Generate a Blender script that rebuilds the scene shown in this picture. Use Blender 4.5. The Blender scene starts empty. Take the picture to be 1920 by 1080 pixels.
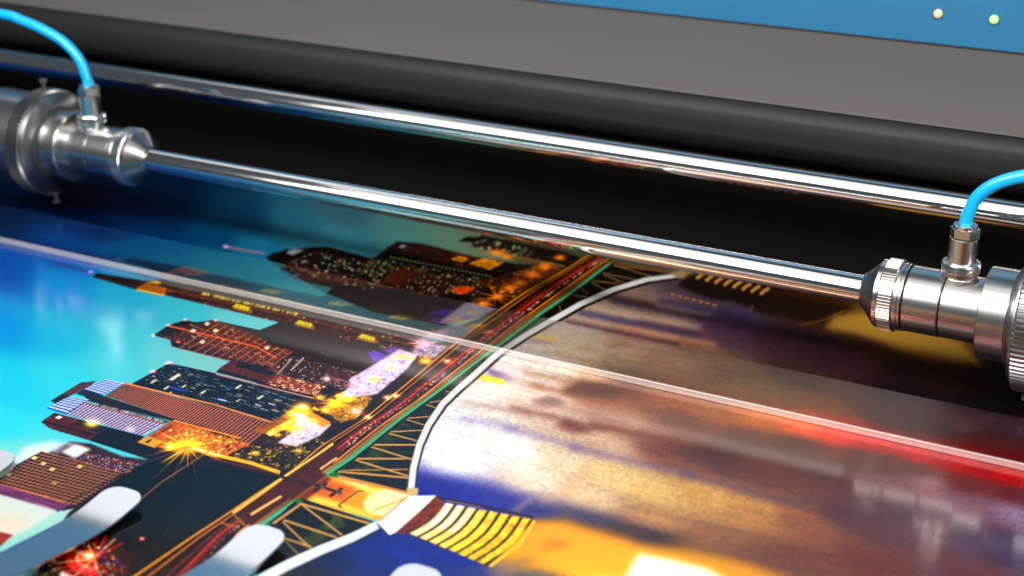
import bpy, bmesh, math, random
import numpy as np
from mathutils import Vector, Matrix

S = bpy.context.scene
COL = S.collection
PI = math.pi

# ------------------------------------------------------------------ camera
cam_d = bpy.data.cameras.new('camera')
cam = bpy.data.objects.new('camera', cam_d)
COL.objects.link(cam)
S.camera = cam
C0 = Vector((0.41232, -1.50447, 0.70824))
RT = Vector((0.87912, 0.47660, 0.0)); UP = Vector((-0.17700, 0.32650, 0.92848)); FW = Vector((-0.44251, 0.81624, -0.37139))
cam.matrix_world = Matrix(((RT.x, UP.x, -FW.x, C0.x), (RT.y, UP.y, -FW.y, C0.y), (RT.z, UP.z, -FW.z, C0.z), (0, 0, 0, 1)))
cam_d.sensor_width = 36.0
cam_d.lens = 56.25
cam_d.clip_start = 0.02
cam_d.clip_end = 60
cam_d.dof.use_dof = True
cam_d.dof.focus_distance = 1.62
cam_d.dof.aperture_fstop = 3.5

# ------------------------------------------------------------------ studio light
W = bpy.data.worlds.new('World'); S.world = W; W.use_nodes = True
W.node_tree.nodes['Background'].inputs['Color'].default_value = (0.62, 0.72, 0.80, 1)
W.node_tree.nodes['Background'].inputs['Strength'].default_value = 0.11

def area(name, loc, target, sx, sy, power, col=(1, 1, 1)):
    d = bpy.data.lights.new(name, 'AREA'); d.shape = 'RECTANGLE'; d.size = sx; d.size_y = sy
    d.energy = power; d.color = col
    o = bpy.data.objects.new(name, d); COL.objects.link(o)
    o.location = loc
    o.rotation_euler = (Vector(target) - Vector(loc)).to_track_quat('-Z', 'Y').to_euler()
    return o
area('softbox_ceiling', (-0.58, -0.85, 1.35), (-0.58, -0.85, 0), 1.8, 1.7, 11.0, (1.0, 0.98, 0.95))
area('added_streak_light', (-0.58, -0.95, 1.30), (-0.58, 0.0, 0.05), 1.9, 0.34, 40.0, (1.0, 0.97, 0.94))  # added overhead strip, puts the bright streak on rods and print
area('softbox_front', (-1.45, -2.4, 1.95), (-0.5, 0, 0.1), 2.3, 1.5, 48.0, (1.0, 0.97, 0.93))
area('softbox_rear', (-2.3, 1.6, 2.75), (-0.5, -0.5, 0.0), 2.4, 1.5, 15.0, (1.0, 1.0, 1.0))
area('added_side_fill', (1.3, -0.7, 1.0), (0.6, 0.25, 0.25), 0.6, 0.6, 31.0, (1.0, 0.94, 0.88))  # added fill that brightens the right end of the housing

S.view_settings.view_transform = 'Standard'
S.view_settings.look = 'None'
S.view_settings.exposure = 0.0
S.view_settings.gamma = 1.0

# ------------------------------------------------------------------ helpers
def mat(name, color=(0.5, 0.5, 0.5), rough=0.5, metal=0.0, coat=0.0, coat_rough=0.1, spec=0.5, aniso=0.0):
    m = bpy.data.materials.new(name); m.use_nodes = True
    b = m.node_tree.nodes['Principled BSDF']
    b.inputs['Base Color'].default_value = (*color, 1)
    b.inputs['Roughness'].default_value = rough
    b.inputs['Metallic'].default_value = metal
    b.inputs['Coat Weight'].default_value = coat
    b.inputs['Coat Roughness'].default_value = coat_rough
    b.inputs['Specular IOR Level'].default_value = spec
    b.inputs['Anisotropic'].default_value = aniso
    return m

def nodes(m): return m.node_tree.nodes, m.node_tree.links, m.node_tree.nodes['Principled BSDF']

def add_grain(m, scale, rough_var=0.08, bump=0.0, stretch=(1, 1, 1), col_var=0.0, bump_dist=0.0005):
    n, l, b = nodes(m)
    tc = n.new('ShaderNodeTexCoord'); mp = n.new('ShaderNodeMapping'); mp.inputs['Scale'].default_value = stretch
    nz = n.new('ShaderNodeTexNoise'); nz.inputs['Scale'].default_value = scale; nz.inputs['Detail'].default_value = 4
    l.new(tc.outputs['Object'], mp.inputs['Vector']); l.new(mp.outputs['Vector'], nz.inputs['Vector'])
    r0 = b.inputs['Roughness'].default_value
    mr = n.new('ShaderNodeMapRange'); mr.inputs[3].default_value = max(0, r0 - rough_var); mr.inputs[4].default_value = r0 + rough_var
    l.new(nz.outputs['Fac'], mr.inputs[0]); l.new(mr.outputs[0], b.inputs['Roughness'])
    if col_var:
        c = b.inputs['Base Color'].default_value[:]
        mx = n.new('ShaderNodeMix'); mx.data_type = 'RGBA'
        mx.inputs[6].default_value = (*[v * (1 - col_var) for v in c[:3]], 1)
        mx.inputs[7].default_value = (*[min(1, v * (1 + col_var)) for v in c[:3]], 1)
        l.new(nz.outputs['Fac'], mx.inputs[0]); l.new(mx.outputs[2], b.inputs['Base Color'])
    if bump:
        bp = n.new('ShaderNodeBump'); bp.inputs['Strength'].default_value = bump; bp.inputs['Distance'].default_value = bump_dist
        l.new(nz.outputs['Fac'], bp.inputs['Height']); l.new(bp.outputs['Normal'], b.inputs['Normal'])
    return m

def link(name, me, m, parent=None, smooth=None):
    o = bpy.data.objects.new(name, me); COL.objects.link(o)
    if m: me.materials.append(m)
    if parent: o.parent = parent
    if smooth is not None:
        me.polygons.foreach_set('use_smooth', [True] * len(me.polygons))
        try: me.set_sharp_from_angle(angle=math.radians(smooth))
        except Exception: pass
    return o

def from_bm(name, bm, m, parent=None, smooth=None):
    me = bpy.data.meshes.new(name)
    bmesh.ops.recalc_face_normals(bm, faces=bm.faces[:])
    bm.to_mesh(me); bm.free()
    return link(name, me, m, parent, smooth)

def tag(o, label, cat, group=None):
    o['label'] = label; o['category'] = cat
    if group: o['group'] = group
    return o

def empty(name, loc=(0, 0, 0)):
    o = bpy.data.objects.new(name, None); COL.objects.link(o); o.location = loc; o.empty_display_size = 0.02
    return o

def lathe(prof, seg=96, axis='X', ribs=None, close=True):
    """prof: list of (a, r).  ribs=(count, depth): a ribbed (knurled) surface."""
    bm = bmesh.new(); rings = []
    n = seg
    if ribs: n = ribs[0] * 4
    for a, r in prof:
        ring = []
        for k in range(n):
            t = 2 * PI * k / n
            rr = r
            if ribs and (k % 4) in (2, 3): rr = r - ribs[1]
            if axis == 'X': co = (a, rr * math.cos(t), rr * math.sin(t))
            else: co = (rr * math.cos(t), rr * math.sin(t), a)
            ring.append(bm.verts.new(co))
        rings.append(ring)
    for A, B in zip(rings[:-1], rings[1:]):
        for k in range(n):
            bm.faces.new((A[k], A[(k + 1) % n], B[(k + 1) % n], B[k]))
    if close:
        bm.faces.new(rings[0][::-1]); bm.faces.new(rings[-1])
    return bm

def extrude_profile(pts, x0, x1, closed=True, nx=1):
    """pts (y,z) polygon extruded along X."""
    bm = bmesh.new(); cols = []
    for i in range(nx + 1):
        x = x0 + (x1 - x0) * i / nx
        cols.append([bm.verts.new((x, y, z)) for y, z in pts])
    n = len(pts)
    for A, B in zip(cols[:-1], cols[1:]):
        for k in range(n if closed else n - 1):
            bm.faces.new((A[k], A[(k + 1) % n], B[(k + 1) % n], B[k]))
    if closed:
        bm.faces.new(cols[0][::-1]); bm.faces.new(cols[-1])
    return bm

def tube(name, pts, r, m, parent=None, seg=20, res=10):
    P = [Vector(p) for p in pts]; path = []
    for i in range(len(P) - 1):
        p0 = P[max(i - 1, 0)]; p1 = P[i]; p2 = P[i + 1]; p3 = P[min(i + 2, len(P) - 1)]
        for k in range(res):
            t = k / res
            path.append(0.5 * ((2 * p1) + (p2 - p0) * t + (2 * p0 - 5 * p1 + 4 * p2 - p3) * t * t + (-p0 + 3 * p1 - 3 * p2 + p3) * t ** 3))
    path.append(P[-1])
    bm = bmesh.new(); rings = []; ref = Vector((0, 1, 0))
    for i, p in enumerate(path):
        d = (path[min(i + 1, len(path) - 1)] - path[max(i - 1, 0)]).normalized()
        a = d.cross(ref).normalized(); b = d.cross(a).normalized()
        rings.append([bm.verts.new(p + r * (math.cos(2 * PI * k / seg) * a + math.sin(2 * PI * k / seg) * b)) for k in range(seg)])
    for A, B in zip(rings[:-1], rings[1:]):
        for k in range(seg): bm.faces.new((A[k], A[(k + 1) % seg], B[(k + 1) % seg], B[k]))
    bm.faces.new(rings[0][::-1]); bm.faces.new(rings[-1])
    return from_bm(name, bm, m, parent, 60)

#PRINT_BEGIN
# ------------------------------------------------------------------ the printed picture, drawn in code
# drawn on a canvas laid over the sheet in the perspective it was traced in, then squared up onto the sheet
CX0, CY0, CW, CH = -320, 250, 2560, 1250
def make_print(X0, X1, Y0, Y1):
    rng = np.random.default_rng(7)
    gx, gy = np.meshgrid(np.arange(CW, dtype=np.float32) + CX0, np.arange(CH, dtype=np.float32) + CY0)

    def noise(w, h, sx, sy, oct=3):
        out = np.zeros((h, w), np.float32); amp = 1.0; tot = 0
        for o in range(oct):
            nx = max(2, int(w / sx) + 2); ny = max(2, int(h / sy) + 2)
            g = rng.random((ny, nx)).astype(np.float32)
            xs = np.linspace(0, nx - 1.001, w); ys = np.linspace(0, ny - 1.001, h)
            xi = xs.astype(int); yi = ys.astype(int); fx = xs - xi; fy = ys - yi
            fx = fx * fx * (3 - 2 * fx); fy = fy * fy * (3 - 2 * fy)
            r0 = g[yi][:, xi] * (1 - fx) + g[yi][:, xi + 1] * fx
            r1 = g[yi + 1][:, xi] * (1 - fx) + g[yi + 1][:, xi + 1] * fx
            out += amp * (r0 * (1 - fy[:, None]) + r1 * fy[:, None]); tot += amp
            amp *= 0.5; sx = max(1.5, sx / 2); sy = max(1.5, sy / 2)
        return out / tot

    SL = 0.222
    def field(pts, ax=1.0, ay=1.0, skew=SL, power=2.2, soft=12.0, step=4):
        """smooth colour field through given (x, y, r, g, b), stretched along the sheet's long direction"""
        p = np.array(pts, np.float32)
        x = gx[::step, ::step]; y = gy[::step, ::step]
        acc = np.zeros(x.shape + (3,), np.float32); ws = np.zeros(x.shape, np.float32)
        for q in p:
            dx = (x - q[0]) / ax; dy = ((y - q[1]) - skew * (x - q[0])) / ay
            w = 1.0 / (dx * dx + dy * dy + soft * soft) ** power
            acc += w[..., None] * q[2:5]; ws += w
        acc /= ws[..., None]
        return up(acc, step)
    def up(a, step):
        h, w = a.shape[:2]
        xs = np.minimum(np.arange(CW) / step, w - 1.001); ys = np.minimum(np.arange(CH) / step, h - 1.001)
        xi = xs.astype(int); yi = ys.astype(int); fx = (xs - xi)[None, :, None].astype(np.float32); fy = (ys - yi)[:, None, None].astype(np.float32)
        A = a[yi]; B = a[np.minimum(yi + 1, h - 1)]
        r0 = A[:, xi] * (1 - fx) + A[:, np.minimum(xi + 1, w - 1)] * fx
        r1 = B[:, xi] * (1 - fx) + B[:, np.minimum(xi + 1, w - 1)] * fx
        return r0 * (1 - fy) + r1 * fy

    sky = field([
        (-200, 420, 2, 66, 140), (0, 400, 0, 34, 70), (0, 500, 0, 104, 196), (0, 600, 8, 165, 232), (-150, 700, 20, 190, 240), (0, 720, 45, 212, 238), (0, 800, 62, 222, 240), (40, 850, 130, 225, 225),
        (-100, 900, 150, 220, 220), (10, 880, 205, 225, 215), (120, 470, 0, 104, 190), (120, 540, 15, 160, 230), (110, 620, 30, 195, 232), (130, 720, 70, 218, 236),
        (230, 560, 40, 185, 222), (230, 640, 80, 205, 222), (220, 690, 95, 214, 226), (350, 580, 75, 200, 220), (450, 600, 110, 212, 222), (500, 615, 125, 214, 220), (300, 670, 118, 212, 220), (380, 690, 140, 212, 210), (520, 600, 120, 210, 218),
        (150, 400, 0, 28, 72), (250, 390, 0, 48, 98), (300, 420, 0, 62, 112), (330, 360, 0, 44, 88), (400, 440, 8, 84, 128), (450, 400, 10, 78, 112), (480, 470, 36, 128, 164), (560, 420, 52, 126, 150), (640, 450, 70, 148, 168),  # dark navy far left corner: shade painted into the sky colours
        (640, 400, 70, 124, 138), (760, 440, 92, 150, 150), (850, 450, 110, 150, 134), (900, 470, 122, 142, 114), (1000, 470, 84, 92, 70), (300, 480, 4, 92, 140), (420, 510, 30, 120, 150)], ax=1.3, ay=0.8, soft=26)
    sky *= np.array((1.0, .95, .93), np.float32)
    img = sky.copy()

    # ---------------- drawing tools
    def box(pts, pad=1):
        a = np.array(pts, np.float32)
        x0 = int(max(0, math.floor(a[:, 0].min() - CX0 - pad))); x1 = int(min(CW, math.ceil(a[:, 0].max() - CX0 + pad + 1)))
        y0 = int(max(0, math.floor(a[:, 1].min() - CY0 - pad))); y1 = int(min(CH, math.ceil(a[:, 1].max() - CY0 + pad + 1)))
        return x0, x1, y0, y1
    def cover(pts, x0, x1, y0, y1, ss=2):
        h, w = y1 - y0, x1 - x0
        acc = np.zeros((h, w), np.float32); n = len(pts)
        for i in range(ss):
            for j in range(ss):
                X = gx[y0:y1, x0:x1] + (i + .5) / ss - .5; Y = gy[y0:y1, x0:x1] + (j + .5) / ss - .5
                ins = np.zeros((h, w), bool)
                for k in range(n):
                    (ax, ay), (bx, by) = pts[k], pts[(k + 1) % n]
                    if ay == by: continue
                    c = ((ay > Y) != (by > Y)) & (X < (bx - ax) * (Y - ay) / (by - ay) + ax)
                    ins ^= c
                acc += ins
        return acc / (ss * ss)
    def soften(m, r):
        r = int(r)
        if r < 1: return m
        for _ in range(2):
            for axis in (0, 1):
                c = np.cumsum(np.pad(m, [(r + 1, r) if a == axis else (0, 0) for a in (0, 1)], mode='edge'), axis=axis)
                n = m.shape[axis]
                if axis == 0: m = (c[2 * r + 1:2 * r + 1 + n] - c[:n]) / (2 * r + 1)
                else: m = (c[:, 2 * r + 1:2 * r + 1 + n] - c[:, :n]) / (2 * r + 1)
        return m
    def poly(pts, col, a=1.0, blur=0, tex=0.0, add=False):
        x0, x1, y0, y1 = box(pts, 2 + 3 * blur)
        if x1 <= x0 or y1 <= y0: return
        m = soften(cover(pts, x0, x1, y0, y1), blur) * a
        c = np.array(col, np.float32)
        src = np.broadcast_to(c, m.shape + (3,))
        if tex: src = src * (1 + tex * (2 * noise(m.shape[1], m.shape[0], 9, 5) - 1))[..., None]
        d = img[y0:y1, x0:x1]
        if add: d += m[..., None] * src
        else: d += m[..., None] * (src - d)
    def line(pts, w, col, a=1.0, blur=0, w1=None):
        w1 = w if w1 is None else w1; L = []; R = []; n = len(pts)
        for i, p in enumerate(pts):
            q0 = pts[max(i - 1, 0)]; q1 = pts[min(i + 1, n - 1)]
            dx, dy = q1[0] - q0[0], q1[1] - q0[1]; d = math.hypot(dx, dy) or 1
            hw = (w + (w1 - w) * i / max(1, n - 1)) / 2
            L.append((p[0] - dy / d * hw, p[1] + dx / d * hw)); R.append((p[0] + dy / d * hw, p[1] - dx / d * hw))
        poly(L + R[::-1], col, a, blur)
    def H(quad):
        s = np.array([(0, 0), (1, 0), (1, 1), (0, 1)], float); A = []; B = []
        for (u, v), (x, y) in zip(quad, s):
            A.append([u, v, 1, 0, 0, 0, -x * u, -x * v]); B.append(x)
            A.append([0, 0, 0, u, v, 1, -y * u, -y * v]); B.append(y)
        return np.append(np.linalg.solve(np.array(A), np.array(B)), 1).reshape(3, 3)
    def quad(q, fn, a=1.0):
        """fn(u, v) -> rgb (h,w,3), alpha; u along q0->q1, v along q0->q3"""
        h = H(q); x0, x1, y0, y1 = box(q)
        if x1 <= x0 or y1 <= y0: return
        X = gx[y0:y1, x0:x1]; Y = gy[y0:y1, x0:x1]
        w = h[2, 0] * X + h[2, 1] * Y + h[2, 2]
        u = (h[0, 0] * X + h[0, 1] * Y + h[0, 2]) / w; v = (h[1, 0] * X + h[1, 1] * Y + h[1, 2]) / w
        rgb, al = fn(u, v)
        m = (cover(q, x0, x1, y0, y1) * al * a)[..., None]
        d = img[y0:y1, x0:x1]; d += m * (rgb - d)
    def facade(base, lit, nu, nv, p_lit=0.15, mull=None, mu=0.2, mv=0.2, seed=1, vary=0.25, litcols=None, jit=0.3):
        r = np.random.default_rng(seed)
        if mull is None: nu, nv = int(nu * 1.5), max(1, int(nv * 1.4))
        on = r.random((nv + 2, nu + 2)) < min(p_lit * 2.0, .9); br = 0.6 + 0.6 * r.random((nv + 2, nu + 2)); ch = r.integers(0, 99, (nv + 2, nu + 2))
        sh = 1 - vary + 2 * vary * r.random((nv + 2, nu + 2))
        cols = np.array(litcols or [lit], np.float32)
        def fn(u, v):
            U = np.clip(u, 0, .9999) * nu; V = np.clip(v, 0, .9999) * nv
            iu = U.astype(int); iv = V.astype(int); fu = U - iu; fv = V - iv
            rgb = 1.55 * np.array(base, np.float32) * sh[iv, iu][..., None]
            inw = (fu > mu) & (fv > mv)
            L = cols[ch[iv, iu] % len(cols)] * br[iv, iu][..., None]
            k = (on[iv, iu] & inw)[..., None]
            rgb = np.where(k, L, rgb)
            if mull is not None: rgb = np.where((~inw)[..., None], np.array(mull, np.float32), rgb)
            return rgb.astype(np.float32), 1.0
        return fn
    def glow(x, y, r, col, s=1.0, rays=0, rl=0.0, sk=0.55, rot=0.0):
        """bright lamp with optional star rays (squashed like everything on the sheet)"""
        R = max(r * 4, rl * 1.1)
        x0, x1, y0, y1 = box([(x - R, y - R), (x + R, y + R)])
        if x1 <= x0 or y1 <= y0: return
        dx = gx[y0:y1, x0:x1] - x; dy = (gy[y0:y1, x0:x1] - y) / sk
        d2 = dx * dx + dy * dy
        m = 1.25 * s * np.exp(-d2 / (2 * (1.25 * r) ** 2))
        d = img[y0:y1, x0:x1]; c = np.array(col, np.float32)
        d += m[..., None] * c
        core = np.clip(1.6 * np.exp(-d2 / (2 * (r * .45) ** 2)), 0, 1)[..., None]
        d += core * (np.array((255, 250, 235), np.float32) - d)
        for k in range(rays):
            t = rot + 2 * PI * k / rays + 0.12 * rng.standard_normal(); ln = 1.25 * rl * (0.55 + 0.45 * rng.random())
            line([(x, y), (x + math.cos(t) * ln, y + math.sin(t) * ln * sk)], max(1.8, r * .3), [min(255, c * 1.15 + 20) for c in col], 0.9, 0, 0.4)
    def specks(pts, n, cols, smin=1.0, smax=2.6, a=0.9, seed=3):
        r = np.random.default_rng(seed); P = np.array(pts); x0, y0 = P.min(0); x1, y1 = P.max(0); c = 0; tries = 0
        while c < n and tries < n * 20:
            tries += 1
            X, Y = r.uniform(x0, x1), r.uniform(y0, y1); ins = False
            for k in range(len(pts)):
                (ax, ay), (bx, by) = pts[k], pts[(k + 1) % len(pts)]
                if (ay > Y) != (by > Y) and X < (bx - ax) * (Y - ay) / (by - ay) + ax: ins = not ins
            if not ins: continue
            s = r.uniform(smin, smax); col = cols[r.integers(len(cols))]; c += 1
            poly([(X - s, Y - s * .1), (X + s * .3, Y - s * .55), (X + s, Y + s * .1), (X - s * .3, Y + s * .6)], col, a)

    # ================= water (river), right of the bridge
    wat = field([
        (960, 690, 228, 218, 215), (1010, 700, 222, 210, 205), (1060, 690, 226, 214, 205), (1000, 735, 226, 206, 192), (900, 760, 228, 220, 214), (860, 800, 236, 232, 232), (850, 860, 240, 238, 236), (960, 840, 242, 236, 230),
        (1100, 700, 190, 160, 120), (1120, 740, 150, 90, 55), (1180, 730, 120, 66, 42), (1240, 745, 150, 92, 48), (1330, 770, 150, 96, 50), (1420, 780, 176, 110, 40), (1500, 795, 214, 110, 24), (1570, 810, 214, 66, 20),
        (1640, 832, 176, 32, 22), (1720, 850, 178, 22, 22), (1800, 868, 172, 20, 24), (1900, 892, 168, 18, 24), (1900, 930, 104, 48, 58), (1800, 905, 104, 44, 46), (1720, 885, 84, 40, 42), (1640, 862, 80, 40, 40), (1960, 950, 110, 66, 80), (1650, 870, 96, 44, 42), (1500, 840, 88, 48, 40), (1400, 830, 92, 52, 42), (1280, 790, 112, 62, 46),
        (1050, 780, 205, 178, 160), (1150, 790, 170, 130, 110), (1130, 830, 205, 176, 150), (1250, 850, 130, 80, 66), (1350, 860, 98, 54, 48), (1450, 880, 104, 58, 50), (1550, 880, 92, 52, 52), (1650, 900, 110, 70, 78), (1740, 900, 165, 130, 140), (1820, 940, 128, 92, 110), (1900, 960, 150, 128, 155),
        (1050, 860, 226, 208, 180), (1150, 890, 226, 200, 150), (1220, 920, 214, 182, 124), (1320, 930, 196, 158, 98), (1420, 960, 178, 136, 84), (1500, 980, 140, 92, 60), (1600, 970, 96, 54, 52), (1700, 960, 90, 54, 66), (1750, 1000, 108, 66, 76), (1820, 1010, 84, 58, 82), (1900, 1030, 70, 56, 92), (1650, 1060, 112, 58, 46), (1500, 1050, 120, 74, 54), (1800, 1070, 104, 52, 52),
        (1000, 900, 238, 222, 200), (1100, 930, 226, 196, 162), (1230, 970, 180, 140, 100), (1320, 1010, 150, 108, 74), (1400, 1060, 112, 72, 56),
        (820, 925, 42, 44, 148), (880, 935, 50, 52, 156), (940, 950, 58, 58, 152), (1010, 965, 62, 58, 138), (1100, 980, 74, 64, 104), (1160, 1000, 70, 52, 70), (1230, 1015, 70, 46, 52), (1310, 1040, 96, 66, 50),
        (1040, 1000, 240, 172, 22), (1100, 1020, 250, 188, 16), (1160, 1030, 248, 186, 20), (1000, 1030, 224, 150, 34), (1060, 1050, 250, 196, 24), (1140, 1062, 242, 186, 30), (960, 1065, 140, 120, 110), (1000, 1085, 100, 96, 110),
        (860, 1050, 24, 44, 140), (760, 1040, 26, 52, 142), (680, 1030, 20, 46, 124), (620, 1050, 14, 30, 84), (560, 1075, 10, 14, 36), (700, 1075, 22, 46, 118), (900, 1075, 60, 66, 130), (500, 1100, 8, 10, 24),
        (1220, 1065, 255, 250, 240), (1300, 1090, 255, 248, 225), (1180, 1090, 255, 250, 240), (1400, 1120, 250, 220, 140), (1200, 1250, 240, 200, 120), (800, 1300, 20, 40, 110), (1700, 1250, 110, 60, 50), (2100, 1000, 120, 90, 120), (2100, 1200, 100, 60, 70),
        # beyond the acrylic strip
        (1100, 600, 172, 150, 138), (1160, 580, 176, 154, 140), (1240, 590, 168, 140, 128), (1180, 625, 160, 116, 96), (1290, 640, 128, 92, 82), (1330, 560, 92, 76, 92), (1400, 590, 84, 70, 92), (1370, 630, 86, 62, 84), (1450, 640, 74, 46, 62), (1540, 640, 66, 42, 56), (1420, 560, 58, 36, 26), (1500, 570, 52, 30, 16), (1550, 560, 74, 44, 14), (1570, 600, 104, 72, 30),
        (1640, 600, 152, 120, 56), (1700, 640, 146, 112, 52), (1760, 660, 136, 96, 44), (1620, 640, 74, 44, 28), (1700, 690, 50, 32, 30), (1780, 700, 58, 36, 22), (1850, 700, 44, 30, 22), (1560, 670, 62, 40, 50), (1700, 740, 36, 26, 32), (1850, 760, 30, 24, 32), (1500, 700, 72, 52, 46), (1350, 680, 118, 96, 74), (1250, 670, 150, 126, 96), (1150, 660, 182, 160, 130), (1100, 665, 190, 170, 140), (1650, 780, 70, 36, 34), (1900, 800, 40, 26, 34), (1450, 740, 130, 104, 66), (1560, 770, 150, 96, 50), (1750, 800, 60, 34, 32), (1900, 850, 96, 40, 44), (2100, 780, 34, 24, 30)],
        ax=2.2, ay=0.9, power=2.0, soft=15)
    # streaky ripples along the sheet
    rp = noise(CW, CH + 700, 120, 9, 4); rp2 = noise(CW, CH + 700, 14, 4, 2)
    yi = np.clip((gy - CY0 - SL * (gx - CX0)) + 620, 0, CH + 699).astype(int); xi = (gx - CX0).astype(int)
    RP = rp[yi, xi]; RP2 = rp2[yi, xi]; RP3 = noise(CW, CH, 5, 3, 2)
    wat = wat * (1 + 0.16 * (RP - .5) + 0.08 * (RP2 - .5) + 0.22 * (RP3 - .5))[..., None]
    river = [(470, 1095), (700, 985), (772, 922), (775, 880), (790, 820), (818, 775), (850, 740), (885, 708), (935, 664), (1037, 602), (1090, 575), (1152, 548), (1215, 530), (1275, 522), (1380, 480), (2400, 640), (2400, 1500), (300, 1500)]
    x0, x1, y0, y1 = box(river)
    m = cover(river, x0, x1, y0, y1, 1)[..., None]
    d = img[y0:y1, x0:x1]; d += m * (wat[y0:y1, x0:x1] - d)

    def streak(p, q, w, col, a=0.8, blur=3):
        poly([p, q, (q[0], q[1] + w), (p[0], p[1] + w)], col, a, blur)
    for k, (p, q, w, col) in enumerate([
        ((930, 700), (1010, 722), 5, (150, 92, 52)), ((985, 695), (1060, 712), 6, (158, 100, 60)), ((880, 752), (980, 772), 6, (150, 110, 96)), ((960, 760), (1120, 800), 7, (132, 84, 74)), ((1000, 720), (1120, 748), 6, (150, 92, 62)),
        ((870, 782), (960, 800), 6, (98, 72, 168)), ((950, 798), (1080, 834), 8, (112, 84, 160)), ((1070, 832), (1290, 884), 12, (122, 92, 138)), ((1280, 880), (1500, 940), 14, (98, 66, 96)),
        ((850, 812), (960, 832), 4, (214, 190, 168)), ((1000, 745), (1160, 785), 7, (150, 100, 84)), ((1110, 790), (1290, 830), 10, (130, 78, 66)), ((920, 690), (945, 705), 10, (96, 60, 150)),
        ((1100, 572), (1300, 606), 8, (190, 168, 150)), ((1075, 592), (1260, 628), 7, (196, 172, 152)), ((1150, 552), (1320, 584), 7, (184, 164, 152)), ((1180, 612), (1330, 640), 8, (186, 140, 112)), ((1110, 545), (1215, 565), 8, (70, 48, 62)), ((1090, 582), (1300, 622), 9, (48, 52, 110)), ((1066, 600), (1260, 640), 8, (74, 48, 72)), ((1150, 560), (1330, 596), 8, (66, 52, 84)), ((1180, 548), (1330, 575), 7, (150, 128, 116)), ((1200, 600), (1400, 640), 7, (92, 66, 70)), ((1240, 560), (1400, 590), 9, (70, 62, 104))]):
        streak((p[0] - 6, p[1] - 1), (q[0] + 14, q[1] + 3), w, col, 0.5 if 5 <= k <= 8 else 0.72, 5 if 5 <= k <= 8 else 4)
    poly([(1050, 735), (1085, 715), (1130, 718), (1180, 735), (1150, 748), (1090, 742)], (84, 36, 20), .8, 5, .3)
    poly([(1000, 752), (1030, 742), (1060, 752), (1050, 762), (1015, 760)], (118, 66, 70), .7, 4, .3)
    poly([(1040, 800), (1060, 786), (1090, 796), (1120, 810), (1080, 812)], (112, 50, 46), .75, 5, .3)
    poly([(1230, 840), (1300, 835), (1380, 850), (1400, 870), (1300, 862)], (84, 40, 40), .6, 8, .3)
    poly([(800, 850), (900, 800), (980, 830), (1010, 880), (900, 890), (810, 880)], (240, 236, 232), .3, 12)
    poly([(870, 740), (950, 700), (1000, 712), (960, 740), (880, 765)], (238, 232, 228), .5, 8)
    streak((898, 702), (945, 712), 9, (250, 216, 8), 0.95, 1)
    # golden edge of the bright ground at the foot of the sheet and the yellow strip
    poly([(1190, 1018), (1150, 1090), (1420, 1120), (1480, 1085), (1400, 1055), (1300, 1030)], (226, 168, 30), 0.85, 9)
    poly([(1196, 1036), (1165, 1090), (1400, 1110), (1330, 1066), (1260, 1048)], (255, 250, 238), 0.95, 6)
    poly([(1000, 975), (1060, 975), (1190, 1012), (1160, 1080), (930, 1060)], (244, 172, 0), 0.75, 10)
    poly([(1030, 1010), (1070, 1014), (1060, 1030), (1010, 1030)], (220, 120, 20), 0.5, 6)
    poly([(905, 1065), (985, 1040), (1010, 1048), (930, 1090)], (150, 128, 118), 0.5, 5)
    line([(1010, 945), (1075, 905), (1110, 860)], 16, (215, 180, 140), 0.35, 6)
    line([(960, 960), (1000, 935)], 12, (190, 160, 150), 0.5, 4)
    # gold ground under the far fitting
    poly([(1400, 545), (1600, 575), (1560, 612), (1420, 585), (1380, 565)], (40, 22, 12), 0.8, 4)
    poly([(1565, 590), (1640, 588), (1800, 640), (1850, 690), (1780, 672), (1680, 650), (1600, 626), (1545, 616)], (190, 156, 84), 0.9, 6)
    line([(1500, 610), (1545, 600), (1590, 580)], 3, (150, 110, 50), 0.8, 1)
    line([(1405, 585), (1412, 572)], 2, (160, 120, 70), 0.8)

    # ================= the town ground between sky and bridge
    ground = [(172, 519), (525, 603), (700, 655), (860, 640), (1000, 560), (1110, 478), (1150, 480), (915, 664), (612, 890), (480, 975), (300, 1095), (-200, 1300), (-300, 1200), (-60, 1080), (100, 1040), (130, 950), (235, 885), (300, 850), (330, 800), (420, 700), (560, 690), (520, 600)]
    poly([(495, 690), (560, 640), (700, 650), (870, 640), (1110, 478), (1150, 492), (915, 664), (612, 890), (480, 975), (300, 1110), (150, 1110), (60, 1060), (130, 960), (235, 885), (330, 850), (440, 800)], (46, 20, 10), 1, 1, 0.5)
    poly([(235, 888), (275, 862), (330, 852), (430, 868), (535, 893), (480, 930), (440, 962), (300, 1060), (235, 1085), (110, 1085), (90, 1030), (150, 960)], (15, 14, 13), 1, 2, 0.6)
    pk = [(235, 892), (430, 872), (530, 895), (440, 960), (300, 1058), (240, 1080), (260, 960)]
    specks(pk, 700, [(34, 32, 18), (24, 22, 18), (44, 34, 16), (8, 9, 12), (30, 22, 14)], 2, 7, .3, 17)
    specks(pk, 60, [(120, 84, 30), (70, 60, 24), (150, 90, 40)], .8, 1.8, .6, 18)
    for k in range(60):
        x, y = rng.uniform(190, 500), rng.uniform(880, 1060)
        if y > 1100 - 0.62 * (x - 230) or y < 960 - 0.45 * (x - 130): continue
        c = [(30, 32, 20), (40, 34, 14), (22, 26, 24), (52, 44, 16)][k % 4]
        poly([(x - 12, y), (x, y - 4), (x + 16, y + 1), (x + 3, y + 5)], c, 0.4, 3, 0.5)
    specks([(300, 985), (350, 985), (350, 1045), (255, 1050)], 26, [(92, 84, 26), (60, 60, 22), (70, 50, 20)], 1.5, 4, 0.6, 5)

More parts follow.
